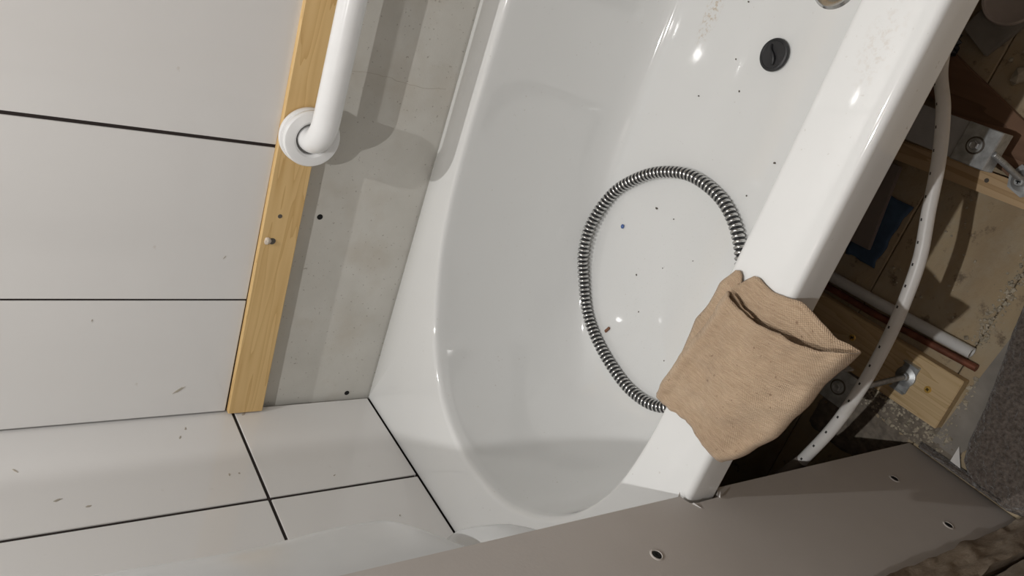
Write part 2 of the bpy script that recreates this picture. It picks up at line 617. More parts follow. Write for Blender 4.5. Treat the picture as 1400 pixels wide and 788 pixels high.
# holes and a hairline crack in the cement board
for hx, hz in ((-0.371, 0.177), (-0.010, 0.046)):
    obj('screw_hole', lathe_bm([(0.0048, -0.008), (0.0048, 0.0004), (0, 0.0004)], 16, (hx, -0.0035, hz), 'Y'), 'black', wb)
pth, _ = resample(spline([(-0.611, -0.0035, 0.185), (-0.613, -0.0035, 0.13), (-0.607, -0.0035, 0.07), (-0.611, -0.0035, 0.014)], 8), 0.008)
obj('hairline_crack', tube_bm([p + Vector((R_.uniform(-.0012, .0012), 0, 0)) for p in pth], 0.00028, 5), 'mortar', wb)

# partition that stands beside the foot of the bath
wp = thing('wall_partition', 'taupe plasterboard partition notched around the bath rim', 'wall', (-0.2, 1.3, FL), kind='structure')
obj('stud_core', box_bm((-0.358, 0.712, FL), (0.008, YW, CEIL)), 'partition', wp)
prof = [(0.6925, FL + 0.004), (0.86, FL + 0.004), (0.86, CEIL), (0.6925, CEIL), (0.6925, 0.005), (0.6985, 0.0045), (0.7045, 0.001),
        (0.7062, -0.010), (0.7055, -0.046), (0.700, -0.052), (0.694, -0.056), (0.6925, -0.062)]
obj('plasterboard', prism_bm(prof, -0.371, -0.3585, 0, lambda a, b, c: (c, a, b)), 'partition', wp)
for sy, sz in ((0.754, 0.102), (0.745, -0.380), (0.831, -0.368)):
    h = obj('screw_dimple', lathe_bm([(0.0075, 0.0), (0.0068, -0.0006), (0.0058, -0.0010), (0.0052, -0.0004), (0.0052, 0.0)], 20, (-0.371, sy, sz), 'X'), 'partition', wp)
    obj('screw', lathe_bm([(0.0052, -0.0002), (0.0035, -0.0009), (0.0016, -0.0009), (0.0016, -0.0004), (0, -0.0004)], 16, (-0.371, sy, sz), 'X'), 'black', h)


def torn(pts, parent, mat='paper'):
    bm = prism_bm([(0, 0), (1, 0), (0.4, 1)], 0, 0.0006)
    vs = list(bm.verts)
    for i in range(3):
        vs[i].co = Vector(pts[i])
        vs[i + 3].co = Vector(pts[i]) + Vector((-0.0007, -0.0005, 0.0006))
    return obj('torn_paper', bm, mat, parent)


torn([(-0.3715, 0.7065, -0.046), (-0.3735, 0.7095, -0.044), (-0.3765, 0.703, -0.050)], wp)
torn([(-0.3715, 0.7070, 0.000), (-0.3715, 0.7150, -0.006), (-0.3722, 0.7068, -0.002)], wp)
torn([(-0.3715, 0.692, 0.005), (-0.3725, 0.695, 0.012), (-0.3745, 0.6905, 0.006)], wp)

# the rest of the room: plain painted walls and ceiling
tag(obj('wall_side', box_bm((XW - 0.1, YW, FL), (0.12, YW + 0.1, CEIL)), 'plaster'), 'bare brown plaster wall opposite the bath', 'wall', kind='structure')
tag(obj('wall_far', box_bm((XW - 0.1, -0.012, FL), (XW, YW, CEIL)), 'plaster'), 'bare brown plaster wall at the tap end', 'wall', kind='structure')
tag(obj('ceiling', box_bm((XW - 0.1, -0.12, CEIL), (0.12, YW + 0.1, CEIL + 0.08)), 'paint'), 'flat white painted ceiling with downlights', 'ceiling', kind='structure')


def emis(name, col, st):
    m, nt, b = new_mat(name)
    b.inputs['Base Color'].default_value = (0.8, 0.8, 0.8, 1)
    b.inputs['Emission Color'].default_value = (*col, 1)
    b.inputs['Emission Strength'].default_value = st
    return m


M['lens'] = emis('lit_downlight_lens', LAMP_COL, 6.0)
for (lx, ly, lw), lab in zip(LAMPS, ('round ceiling downlight out over the floor', 'round ceiling downlight above the bath')):
    d = thing('downlight', lab, 'light', (lx, ly, CEIL - 0.006), 'ceiling downlights')
    obj('bezel', lathe_bm([(0.030, 0.0055), (0.031, 0.0), (0.042, 0.0), (0.045, 0.003), (0.045, 0.0058)], 32, (lx, ly, CEIL - 0.006)), 'rail', d, True, 0.6)
    obj('lens', lathe_bm([(0.030, 0.003), (0, 0.003)], 32, (lx, ly, CEIL - 0.006)), 'lens', d)
    ld = bpy.data.lights.new('downlight_lamp', 'AREA')
    ld.shape = 'DISK'
    ld.size = 0.02
    ld.energy = lw
    ld.color = LAMP_COL
    lo_ = bpy.data.objects.new('downlight_lamp', ld)
    link(lo_, d, (lx, ly, CEIL - 0.008 + Z0))

# ------------------------------------------------------------------ the bath
BX, BY, HX, HY = -0.85, 0.34, 0.74, 0.28       # centre and half sizes of the basin
DEPTH, PW = 0.285, 2.3
meas = [(-0.85, 0.071), (-0.76, 0.071), (-0.66, 0.0705), (-0.56, 0.0715), (-0.454, 0.078), (-0.355, 0.097), (-0.264, 0.134), (-0.211, 0.167),
        (-0.163, 0.217), (-0.133, 0.274), (-0.119, 0.342), (-0.127, 0.424), (-0.154, 0.487), (-0.195, 0.539), (-0.244, 0.576), (-0.312, 0.605),
        (-0.40, 0.618), (-0.50, 0.6195), (-0.60, 0.6195), (-0.70, 0.6195), (-0.85, 0.6195)]


def polar(px, py):
    a, b = (px - BX) / HX, (py - BY) / HY
    return math.atan2(b, a), math.hypot(a, b)


_sp = spline([(a, b, 0) for a, b in meas], 8)
_tab = sorted(polar(p.x, p.y) for p in _sp)


def rho_rim(t):
    t = math.atan2(math.sin(t), math.cos(t))
    if abs(t) > math.pi / 2:                     # the tap end mirrors the foot end
        t = math.copysign(math.pi - abs(t), t)
    for (t0, q0), (t1, q1) in zip(_tab, _tab[1:]):
        if t0 <= t <= t1:
            return q0 + (q1 - q0) * (t - t0) / max(1e-9, t1 - t0)
    return _tab[0][1] if t < _tab[0][0] else _tab[-1][1]


def rho_floor(t):
    a, b, n = 0.585 / HX, 0.205 / HY, 3.6
    return (abs(math.cos(t) / a) ** n + abs(math.sin(t) / b) ** n) ** (-1 / n)


def basin_z(px, py):
    t, q = polar(px, py)
    a, b = rho_rim(t), rho_floor(t)
    u = min(1, max(0, (a - q) / (a - b)))
    return -DEPTH * (1 - (1 - u) ** PW) ** (1 / PW)


def build_shell():
    x0, x1, y0, y1 = -1.70, 0.007, -0.0012, 0.70
    cr = 0.008
    angs = [2 * math.pi * i / 240 for i in range(240)]
    for cx_, cy_ in ((x0, y0), (x0, y1), (x1, y0), (x1, y1)):
        for dx, dy in ((0, 0), (0.03, 0), (-0.03, 0), (0, 0.03), (0, -0.03)):
            px, py = min(x1, max(x0, cx_ + dx)), min(y1, max(y0, cy_ + dy))
            t = polar(px, py)[0] % (2 * math.pi)
            angs.append(t)
    angs = sorted(angs)
    angs = [a for i, a in enumerate(angs) if i == 0 or a - angs[i - 1] > 1e-4]
    n = len(angs)

    def rect(t, ins):
        insb = ins * 0.3                     # the edge against the wall is nearly square
        dx, dy = HX * math.cos(t), HY * math.sin(t)
        k = 1e9
        if dx > 1e-9: k = min(k, (x1 - ins - BX) / dx)
        if dx < -1e-9: k = min(k, (x0 + ins - BX) / dx)
        if dy > 1e-9: k = min(k, (y1 - ins - BY) / dy)
        if dy < -1e-9: k = min(k, (y0 + insb - BY) / dy)
        return Vector((BX + dx * k, BY + dy * k, 0))

    def pol(t, q):
        return Vector((BX + HX * q * math.cos(t), BY + HY * q * math.sin(t), 0))

    bm = bmesh.new()
    rings = []

    def ring(fn):
        rings.append([bm.verts.new(fn(t)) for t in angs])
    # centre of the floor outwards
    for s in (0.05, 0.25, 0.5, 0.75, 0.9):
        ring(lambda t, s=s: pol(t, rho_floor(t) * s) + Vector((0, 0, -DEPTH)))
    NS = 26
    for i in range(NS + 1):
        ph = math.pi / 2 * (1 - i / NS)
        u = 1 - math.cos(ph) ** (2 / PW)
        z = -DEPTH * math.sin(ph) ** (2 / PW)
        if z > -0.012:
            continue
        ring(lambda t, u=u, z=z: pol(t, rho_rim(t) * (1 - u) + rho_floor(t) * u) + Vector((0, 0, z)))
    # rounded lip
    for ins, z in ((0.0, -0.010), (0.0010, -0.0060), (0.0032, -0.0025), (0.007, -0.0006), (0.0105, 0.0)):
        def lip(t, ins=ins, z=z):
            p = pol(t, rho_rim(t))
            d = (rect(t, 0) - p)
            return p + d.normalized() * min(ins, d.length * 0.5) + Vector((0, 0, z))
        ring(lip)
    ring(lambda t: pol(t, rho_rim(t)).lerp(rect(t, cr), 0.55))
    for ins, z in ((cr, 0.0), (cr * 0.62, -0.0006), (cr * 0.3, -0.0023), (cr * 0.08, -0.005), (0.0, -0.008), (0.0, -0.026), (0.0, -0.0452), (0.0, -0.046)):
        ring(lambda t, ins=ins, z=z: rect(t, ins) + Vector((0, 0, z)))
    for A, B in zip(rings, rings[1:]):
        for k in range(n):
            bm.faces.new((A[k], A[(k + 1) % n], B[(k + 1) % n], B[k]))
    bm.faces.new(rings[0])
    return bm


bath = thing('bathtub', 'white acrylic bathtub with a rounded foot end and a flat rim', 'bathtub', (-0.85, 0.35, FL))
sh = obj('shell', build_shell(), 'bath', bath, True, 0.7)
sm_ = sh.modifiers.new('skin', 'SOLIDIFY')
sm_.thickness = 0.004
sm_.offset = -1 if sh.data.polygons[0].normal.z > 0 else 1
obj('base_board', box_bm((-1.42, 0.16, -0.362), (-0.30, 0.48, -0.2905), 0.003), 'offcut', bath)
dr = obj('drain', lathe_bm([(0.0, 0.0005), (0.017, 0.0006), (0.019, 0.0022), (0.024, 0.0042), (0.031, 0.0035), (0.0345, 0.0002)], 40, (-0.934, 0.388, -DEPTH)), 'chrome', bath, True, 0.6)
for a in range(3):
    obj('drain_bar', box_bm((-0.934 - 0.018, 0.388 - 0.0025 + (a - 1) * 0.009, -DEPTH + 0.0006), (-0.934 + 0.018, 0.388 + 0.0025 + (a - 1) * 0.009, -DEPTH + 0.0026), 0.0008), 'chrome', dr)


def leg_frame(x, yend, zt, wid, rod_top, foot, ztop_plate, mat_dark='channel'):
    """galvanised channel across the underside with a threaded foot"""
    bm = box_bm((x - wid / 2, 0.10, zt - 0.003), (x + wid / 2, yend - 0.03, zt))
    box_bm((x - wid / 2, 0.10, zt - 0.028), (x - wid / 2 + 0.003, yend - 0.03, zt - 0.003), bm=bm)
    box_bm((x + wid / 2 - 0.003, 0.10, zt - 0.028), (x + wid / 2, yend - 0.03, zt - 0.003), bm=bm)
    ch = obj('leg_channel', bm, mat_dark, bath)
    bm = box_bm((x - wid / 2 - 0.001, yend - 0.046, zt), (x + wid / 2 + 0.001, yend, zt + 0.003), 0.001, 1)
    box_bm((x - wid / 2 - 0.001, yend - 0.003, zt - 0.028), (x + wid / 2 + 0.001, yend, zt), 0.0008, 1, bm=bm)
    obj('bracket', bm, 'zinc', ch)
    bx, by = x, yend - 0.024
    obj('washer', lathe_bm([(0.0095, 0.003), (0.0095, 0.0046), (0.0045, 0.0046)], 24, (bx, by, zt)), 'zinc', ch, True, 0.5)
    obj('hole_ring', lathe_bm([(0.0118, 0.0031), (0.0118, 0.0034), (0.0093, 0.0034)], 24, (bx, by, zt)), 'chip', ch)
    obj('bolt_head', lathe_bm([(0.0062, 0.0044), (0.0062, 0.0090), (0.005, 0.0098), (0.0035, 0.0092), (0, 0.0088)], 6, (bx, by, zt)), 'zinc', ch)
    # threaded rod with ridges
    path, L = resample([Vector(rod_top), Vector((foot[0], foot[1], foot[2] + 0.004))], 0.0009)
    obj('threaded_rod', tube_bm(path, lambda i: 0.0036 + 0.0007 * math.sin(i * math.pi / 2), 12), 'zinc', bath, True)
    ft = obj('foot', lathe_bm([(0.0, 0.008), (0.0055, 0.0075), (0.0075, 0.004), (0.015, 0.002), (0.016, 0.0)], 24, foot), 'zinc', bath, True, 0.6)
    return ft


# foot plate with turned-up ears on the near leg
fA = leg_frame(-0.431, 0.639, -0.385, 0.05, (-0.452, 0.645, -0.385), (-0.460, 0.643, -0.503), -0.38)
bm = box_bm((-0.484, 0.632, -0.503), (-0.436, 0.656, -0.501), 0.0006, 1)
box_bm((-0.484, 0.632, -0.501), (-0.482, 0.656, -0.492), 0.0006, 1, bm=bm)
box_bm((-0.438, 0.632, -0.501), (-0.436, 0.656, -0.494), 0.0006, 1, bm=bm)
obj('foot_clip', bm, 'zinc', fA)
fB = leg_frame(-0.802, 0.621, -0.420, 0.05, (-0.800, 0.622, -0.42), (-0.779, 0.642, -0.498), -0.42)
bm = prism_bm([(-0.798, 0.63), (-0.790, 0.66), (-0.770, 0.665), (-0.758, 0.65), (-0.765, 0.628), (-0.782, 0.622)], -0.498, -0.496)
obj('foot_clip', bm, 'zinc', fB)
SCREWS = []


def screw(x, y, z, mat, lab, r=0.0052):
    s = thing('screw', lab, 'screw', (x, y, z), 'screws in the wooden floor plates')
    h = obj('head', lathe_bm([(r, -0.0005), (r, 0.0006), (r * 0.85, 0.0015), (0, 0.0017)], 20, (x, y, z)), mat, s, True, 0.6)
    a = R_.uniform(0, 1.5)
    for q in (0, math.pi / 2):
        rot = Matrix.Rotation(a + q, 3, 'Z')
        bm = box_bm((-r * 0.5, -r * 0.12, 0.0012), (r * 0.5, r * 0.12, 0.0021))
        for v in bm.verts:
            v.co = rot @ v.co + Vector((x, y, z))
        obj('cross_slot', bm, 'black', h)
    return s


# ------------------------------------------------------------------ things on and around the bath
# wooden ledger batten under the first row of tiles
bt = box_bm((-1.55, -0.0034, 0.2195), (-0.003, 0.0205, 0.2735), 0.0012, 1, xf=lambda c: Vector((c.x, c.y, c.z + (-(c.x) - 0.3) * 0.006 if c.z > 0.25 else c.z + (-(c.x) - 0.3) * 0.022 if c.x > -0.7 else c.z + 0.0088)))
batten = tag(obj('support_batten', bt, 'pine'), 'long pine batten fixed to the wall under the white tiles', 'batten')
kn = lathe_bm([(0.0055, 0.0), (0.005, 0.0009), (0.0028, 0.0012), (0, 0.0008)], 14, (-0.335, 0.0205, 0.2555), 'Y')
obj('dried_filler', kn, 'chip', batten)
bm = bmesh.new()
bmesh.ops.create_icosphere(bm, subdivisions=2, radius=1)
for v in bm.verts:
    q = 1 + 0.3 * vnoise(v.co.x * 2 + 5, v.co.y * 2 + v.co.z * 3)
    v.co = Vector((-0.336, 0.0215, 0.263)) + Vector((v.co.x * 0.006 * q, v.co.y * 0.0035 * q, v.co.z * 0.005 * q))
obj('dried_filler', bm, 'flake', batten)
obj('nail_head', lathe_bm([(0.0035, 0.0), (0.003, 0.0006), (0, 0.0007)], 14, (-0.378, 0.0205, 0.251), 'Y'), 'chip', batten)

# grab rail
gx, gz, ry, rr = -0.512, 0.236, 0.080, 0.0190
gr = thing('grab_rail', 'white tubular grab rail on round flanges over the pine batten', 'grab rail', (-0.80, 0.05, 0.19))
for fx in (gx, gx - 0.66):
    pl = obj('flange', lathe_bm([(0.0, 0.0225), (0.0425, 0.0225), (0.043, 0.024), (0.043, 0.0285), (0.042, 0.0305), (0.039, 0.0315), (0.0, 0.0315)], 56, (fx, 0, gz), 'Y'), 'rail', gr, True, 0.5)
    obj('cover_ring', lathe_bm([(0.0225, 0.031), (0.0412, 0.031), (0.0425, 0.0335), (0.0425, 0.0385), (0.0405, 0.0415), (0.037, 0.0425), (0.0275, 0.0425), (0.0240, 0.040), (0.0236, 0.036)], 56, (fx, 0, gz - 0.002), 'Y'), 'rail', pl, True, 0.5)
br = 0.044
path = [Vector((gx, 0.03, gz))]
for q in range(0, 15):
    a = math.pi / 2 * q / 14
    path.append(Vector((gx - br * (1 - math.cos(a)), ry - br + br * math.sin(a), gz)))
mid = [Vector((gx - br - (0.66 - 2 * br) * k / 12, ry, gz)) for k in range(1, 12)]
end = [Vector((2 * gx - 0.66 - p.x, p.y, p.z)) for p in path[::-1]]
obj('tube', tube_bm(path + mid + end, rr, 40, up=(0, 0, 1)), 'rail', gr, True, 0.8)

# black rubber plug lying in the bath
px_, py_, pz_ = -0.824, 0.345, -DEPTH
pg = thing('bath_plug', 'black rubber bath plug with a raised finger ridge', 'plug', (px_, py_, pz_))
obj('disc', lathe_bm([(0.0, 0.0005), (0.020, 0.0005), (0.0228, 0.002), (0.0235, 0.005), (0.0225, 0.0072), (0.0195, 0.0078), (0.0185, 0.0070), (0.0, 0.0070)], 48, (px_, py_, pz_)), 'rubber', pg, True, 0.6)
rp, _ = resample(spline([(px_ - 0.012, py_ - 0.010, pz_ + 0.0075), (px_ - 0.005, py_ - 0.006, pz_ + 0.0095), (px_ + 0.003, py_ + 0.004, pz_ + 0.0095), (px_ + 0.013, py_ + 0.006, pz_ + 0.0075)], 6), 0.002)
obj('finger_ridge', tube_bm(rp, 0.0022, 10), 'rubber', pg, True)


# coiled shower hose on the bath floor
HOSE = [(-0.335, 0.487, -0.2738), (-0.300, 0.466, -0.2738), (-0.267, 0.429, -0.2738), (-0.2525, 0.388, -0.2738), (-0.2525, 0.334, -0.2738), (-0.273, 0.261, -0.2738),
        (-0.306, 0.203, -0.2738), (-0.358, 0.1635, -0.2705), (-0.406, 0.143, -0.2645), (-0.462, 0.136, -0.2665), (-0.527, 0.154, -0.2735),
        (-0.577, 0.202, -0.2738), (-0.605, 0.251, -0.2738), (-0.618, 0.304, -0.2738), (-0.611, 0.364, -0.2738), (-0.589, 0.407, -0.2738),
        (-0.556, 0.440, -0.2738), (-0.510, 0.468, -0.2738)]
hs = thing('shower_hose', 'chrome spiral shower hose curled on the bath floor', 'hose', (-0.43, 0.32, -DEPTH))
hp, HL = resample(spline(HOSE, 16), 0.00135)
obj('spiral_sleeve', tube_bm(hp, lambda i: (0.0066, 0.0068, 0.0094, 0.0101, 0.0101, 0.0092)[i % 6], 24), 'chrome', hs, True)
slv = bpy.data.objects['spiral_sleeve']
slv.data.materials.append(M['rubber'])
for fi, pl_ in enumerate(slv.data.polygons):
    if (fi // 24) % 6 in (0, 1, 5):
        pl_.material_index = 1
for p0, p1 in ((hp[0], hp[0] * 2 - hp[14]), (hp[-1], hp[-1] * 2 - hp[-15])):
    obj('end_nut', tube_bm([p0, p0.lerp(p1, 0.9)], 0.0095, 6), 'chrome', hs)


# loose grit in the bath
def grit(name, x, y, z, sx, sy, sz, mat, label, group=None, ang=0.0, cat='debris'):
    bm = bmesh.new()
    bmesh.ops.create_icosphere(bm, subdivisions=1, radius=1)
    c, s = math.cos(ang), math.sin(ang)
    for v in bm.verts:
        q = 1 + R_.uniform(-0.25, 0.2)
        u, w_, h = v.co.x * sx * q, v.co.y * sy * q, max(-0.6, v.co.z) * sz
        v.co = Vector((x + u * c - w_ * s, y + u * s + w_ * c, z + h + 0.6 * sz + 0.0002))
    return tag(obj(name, bm, mat), label, cat, group)


grit('blue_bead', -0.480, 0.194, -DEPTH, 0.0042, 0.0034, 0.003, 'bluechip', 'tiny blue plastic bead on the bath floor inside the hose loop')
bm = box_bm((-0.0068, -0.0026, 0), (0.0068, 0.0026, 0.003), 0.0008, 1)
for v in bm.verts:
    v.co = Matrix.Rotation(-0.45, 3, 'Z') @ v.co + Vector((-0.304, 0.252, -DEPTH + 0.0004))
tag(obj('wood_chip', bm, 'brownchip'), 'small brown wood chip beside the chrome hose', 'debris')
for gx_, gy_, gs in ((-0.540, 0.249, 0.0026), (-0.422, 0.264, 0.0018), (-0.54, 0.291, 0.0015), (-0.33, 0.389, 0.0013), (-0.69, 0.42, 0.0024), (-0.63, 0.40, 0.0016),
                     (-0.76, 0.31, 0.0018), (-0.80, 0.28, 0.0015), (-0.73, 0.24, 0.0016), (-0.37, 0.30, 0.0014), (-0.46, 0.31, 0.0012), (-0.88, 0.26, 0.0018), (-0.50, 0.36, 0.0012)):
    grit('grit_speck', gx_, gy_, -DEPTH, gs * 1.1, gs * 0.7, gs * 0.6, 'chip', 'dark speck of grit lying on the white bath floor', 'grit in the bath', R_.uniform(0, 3))


# folded cleaning cloth on the rim
def along(pts, t):
    L = [0.0]
    for a, b in zip(pts, pts[1:]):
        L.append(L[-1] + math.dist(a, b))
    d = t * L[-1]
    for i in range(len(pts) - 1):
        if d <= L[i + 1] + 1e-9:
            q = (d - L[i]) / max(1e-9, L[i + 1] - L[i])
            return Vector((pts[i][0] + (pts[i + 1][0] - pts[i][0]) * q, pts[i][1] + (pts[i + 1][1] - pts[i][1]) * q))
    return Vector(pts[-1])


def cloth_bm():
    L0 = [(-0.622, 0.630), (-0.600, 0.621), (-0.575, 0.617), (-0.552, 0.609), (-0.522, 0.611), (-0.462, 0.613)]
    RR = [(-0.611, 0.768), (-0.590, 0.763), (-0.569, 0.756), (-0.530, 0.752), (-0.494, 0.743), (-0.465, 0.7285), (-0.441, 0.7135)]
    L1 = [(-0.603, 0.645), (-0.585, 0.643), (-0.55, 0.634), (-0.51, 0.624), (-0.459, 0.6155)]
    segs = []                                   # (layer, s, z)
    for i in range(31):
        segs.append(('b', i / 30, 0.0))
    for i in range(1, 6):
        a = math.pi * i / 6
        segs.append(('f', 1 + 0.028 * math.sin(a), (1 - math.cos(a)) / 2))
    for i in range(31):
        segs.append(('t', 1 - i / 30, 1.0))
    for i in range(1, 5):
        a = math.pi * i / 5
        segs.append(('g', -0.028 * math.sin(a), 1.0 - 0.42 * (1 - math.cos(a)) / 2))
    for i in range(12):
        segs.append(('u', 0.02 + i / 11 * 0.26, 0.56))
    bm = bmesh.new()
    uvl = bm.loops.layers.uv.verify()
    NT = 44
    grid = []
    for si, (ly, s, zf) in enumerate(segs):
        row = []
        for j in range(NT + 1):
            t = j / NT
            a0, a1, r = along(L0, t), along(L1, t), along(RR, t)
            up_ = {'b': 0.0, 'f': 0.5, 't': 1.0, 'g': 1.0, 'u': 1.0}[ly]
            l = a0.lerp(a1, up_)
            p = l.lerp(r, s)
            ss = min(1, max(0, s))
            e0, e1 = (1 - t) ** 3, t ** 4
            if up_ < 0.75:
                p.x += (-0.012 * math.sin(math.pi * ss) - 0.003 * math.sin(ss * 13)) * e0 * (1 - up_)
                p.x += 0.014 * math.exp(-((ss - 0.10) / 0.035) ** 2) * (1 - t) ** 8 * (1 - up_)
            else:
                p.x += (0.0115 * math.sin(math.pi * ss) + 0.002 * math.sin(ss * 9)) * e0
            p.x += (0.004 * math.sin(ss * 7 + 1) - 0.004 * zf * ss) * e1 + 0.0012 * vnoise(ss * 14, t * 14, 3)
            p.y += 0.0016 * vnoise(ss * 6 + 3, t * 8, 4)
            # heights
            puff = 0.013 + 0.005 * math.sin(math.pi * ss) * math.sin(math.pi * min(1, t * 1.1)) + 0.010 * (1 - t) ** 2 * (0.3 + ss)
            z = 0.0042 + zf * puff
            z += (0.0022 * vnoise(ss * 4 + t * 2, t * 5, 1) + 0.0013 * vnoise(ss * 10 - t * 4, t * 11 + ss * 3, 2) + 0.0005 * vnoise(ss * 24, t * 26, 6)) * (0.3 + zf)
            if ly in 'tg' and ss < 0.11:
                z += 0.0055 * math.sin(math.pi * min(1, ss / 0.11)) ** 0.7 * (1 - 0.3 * t)    # rolled hem
            over = max(0, p.y - 0.697)
            z -= 0.30 * over + (2.2 * over * over)
            z -= 0.25 * max(0, 0.622 - p.y)
            row.append((bm.verts.new((p.x, p.y, z)), (si * 0.0052, t * 0.17)))
        grid.append(row)
    for A, B in zip(grid, grid[1:]):
        for j in range(NT):
            q = (A[j], A[j + 1], B[j + 1], B[j])
            f = bm.faces.new([v for v, _ in q])
            for lp, (_, uv) in zip(f.loops, q):
                lp[uvl].uv = uv
    return bm


cl = tag(obj('cleaning_cloth', cloth_bm(), 'cloth', None, True), 'folded beige woven cotton cloth lying over the bath rim', 'cloth')
cm = cl.modifiers.new('thick', 'SOLIDIFY')
cm.thickness = 0.0022
cm.offset = 0

# milky plastic sheeting bulging out behind the partition
bm = bmesh.new()
NA, NB = 40, 90
g = []
for i in range(NA + 1):
    a = i / NA
    row = []
    for j in range(NB + 1):
        b = j / NB
        z = 0.13 + b * 0.75
        lob1 = max(0.0, min(1.0, (z - 0.222) / 0.075))
        lob1 = math.sin(lob1 * math.pi / 2) ** 0.8 * 0.188 * (1 - 0.25 * max(0, z - 0.45))
        q = (z - 0.135) / 0.105
        lob2 = 0.150 * math.sin(math.pi * q) ** 0.6 if 0 < q < 1 else 0
        amp = max(lob1, lob2)
        prof_ = math.sin(math.pi * a) ** 0.55
        yy = 0.7085 - amp * prof_ - (0.006 * vnoise(a * 5 + z * 6, z * 9, 5) + 0.004 * vnoise(a * 9 - z * 8, z * 4, 6)) * prof_
        row.append(bm.verts.new((-0.345 + a * 0.31, yy, z)))
    g.append(row)
for A, B in zip(g, g[1:]):
    for j in range(NB):
        bm.faces.new((A[j], B[j], B[j + 1], A[j + 1]))
ps = tag(obj('plastic_sheet', bm, 'poly', None, True), 'milky white plastic sheet bulging in front of the end wall tiles', 'plastic sheet')
pm = ps.modifiers.new('thick', 'SOLIDIFY')
pm.thickness = 0.0012

# ------------------------------------------------------------------ the clutter under and beside the bath
pa = prism_bm([(-0.501, 0.714), (-0.418, 0.716), (-0.414, 0.36), (-0.499, 0.36)], FL + 0.0005, FL + 0.02, 0.001)
tag(obj('floor_plate', pa, 'pine2'), 'wide pine plate with brass screws under the threaded bath foot', 'wood plate')
pb = prism_bm([(-0.779, 0.735), (-0.748, 0.735), (-0.736, 0.34), (-0.764, 0.34)], FL + 0.0005, FL + 0.025, 0.001)
tag(obj('floor_plate', pb, 'pine3'), 'narrow pine strip on the floor under the steel leg bracket', 'wood plate')
screw(-0.466, 0.543, FL + 0.02, 'brass', 'brass screw in the pine plate in the shade of the bath')
screw(-0.462, 0.679, FL + 0.02, 'brass', 'shiny brass screw near the outer end of the pine plate')
screw(-0.7765, 0.6405, FL + 0.0345, 'zinc', 'silver cross-head screw holding the steel foot to pine strip', 0.0065)
obj_ = obj('nail_head', lathe_bm([(0.0032, 0), (0.003, 0.0006), (0, 0.0007)], 12, (-0.762, 0.60, FL + 0.025)), 'chip')
tag(obj_, 'small dark nail head in the narrow pine strip', 'nail', 'nails in the pine strip')

gp = [Vector((-0.528, 0.36, FL + 0.0095)), Vector((-0.533, 0.55, FL + 0.0095)), Vector((-0.539, 0.698, FL + 0.0095))]
tp = thing('waste_pipe', 'pale grey plastic pipe lying on the floor beside the pine plate', 'pipe', (-0.533, 0.53, FL))
obj('tube', tube_bm(gp, 0.0088, 24, caps=False), 'greypipe', tp, True)
obj('open_end', lathe_bm([(0.0088, 0.0), (0.0086, 0.0012), (0.0072, 0.0012), (0.0068, -0.006), (0, -0.006)], 24, (-0.5391, 0.698, FL + 0.0095), 'Y'), 'greypipe', tp, True, 0.6)
tag(obj('copper_pipe', tube_bm([Vector((-0.510, 0.36, FL + 0.0062)), Vector((-0.5135, 0.55, FL + 0.0062)), Vector((-0.523, 0.714, FL + 0.0062))], 0.0056, 16), 'copper', None, True, 0.8),
    'thin tarnished copper pipe between pine plate and grey pipe', 'pipe')

PIPE = [(-1.16, 0.40, FL + 0.009), (-1.06, 0.46, -0.45), (-0.96, 0.525, -0.335), (-0.880, 0.562, -0.302), (-0.831, 0.602, -0.283), (-0.777, 0.627, -0.283), (-0.719, 0.647, -0.283),
        (-0.669, 0.665, -0.283), (-0.619, 0.675, -0.283), (-0.560, 0.682, -0.283), (-0.489, 0.684, -0.283), (-0.420, 0.679, -0.283), (-0.349, 0.665, -0.283)]
wpip = thing('water_pipe', 'white flexible water pipe with a row of black dots curving beside the bath', 'pipe', (-0.7, 0.6, FL))
pp, _ = resample(spline(PIPE, 10), 0.006)
obj('tube', tube_bm(pp, 0.0080, 28), 'pipe', wpip, True, 0.8)
cp, _ = resample(spline([(-0.353, 0.666, -0.283), (-0.305, 0.646, -0.295), (-0.250, 0.60, -0.41), (-0.22, 0.56, FL + 0.004)], 10), 0.006)
obj('coupling', tube_bm(cp, 0.0086, 24), 'offcut', wpip, True, 0.8)

oc = prism_bm([(-0.730, 0.34), (-0.732, 0.473), (-0.598, 0.492), (-0.594, 0.34)], FL + 0.0045, FL + 0.0125, 0.0008)
tag(obj('board_offcut', oc, 'offcut'), 'taupe flat board offcut lying under the bath on blue cloth', 'board')
bm = bmesh.new()
g = []
for i in range(31):
    row = []
    for j in range(11):
        a, b = i / 30, j / 10
        x = -0.576 + a * -0.110 + 0.003 * vnoise(b * 4, 1, 9)
        y_ = 0.455 + b * (0.054 + 0.008 * a) + 0.0025 * vnoise(a * 9, 3, 8)
        row.append(bm.verts.new((x, y_, FL + 0.0018 + 0.0013 * (1 + vnoise(a * 12, b * 4, 7)) * (1 if b > 0.5 else 0.5))))
    g.append(row)
for A, B in zip(g, g[1:]):
    for j in range(10):
        bm.faces.new((A[j], B[j], B[j + 1], A[j + 1]))
bc = tag(obj('blue_rag', bm, 'blue', None, True), 'dusty blue cloth strip on the floor beneath the taupe offcut', 'cloth')
bc.modifiers.new('thick', 'SOLIDIFY').thickness = 0.0016

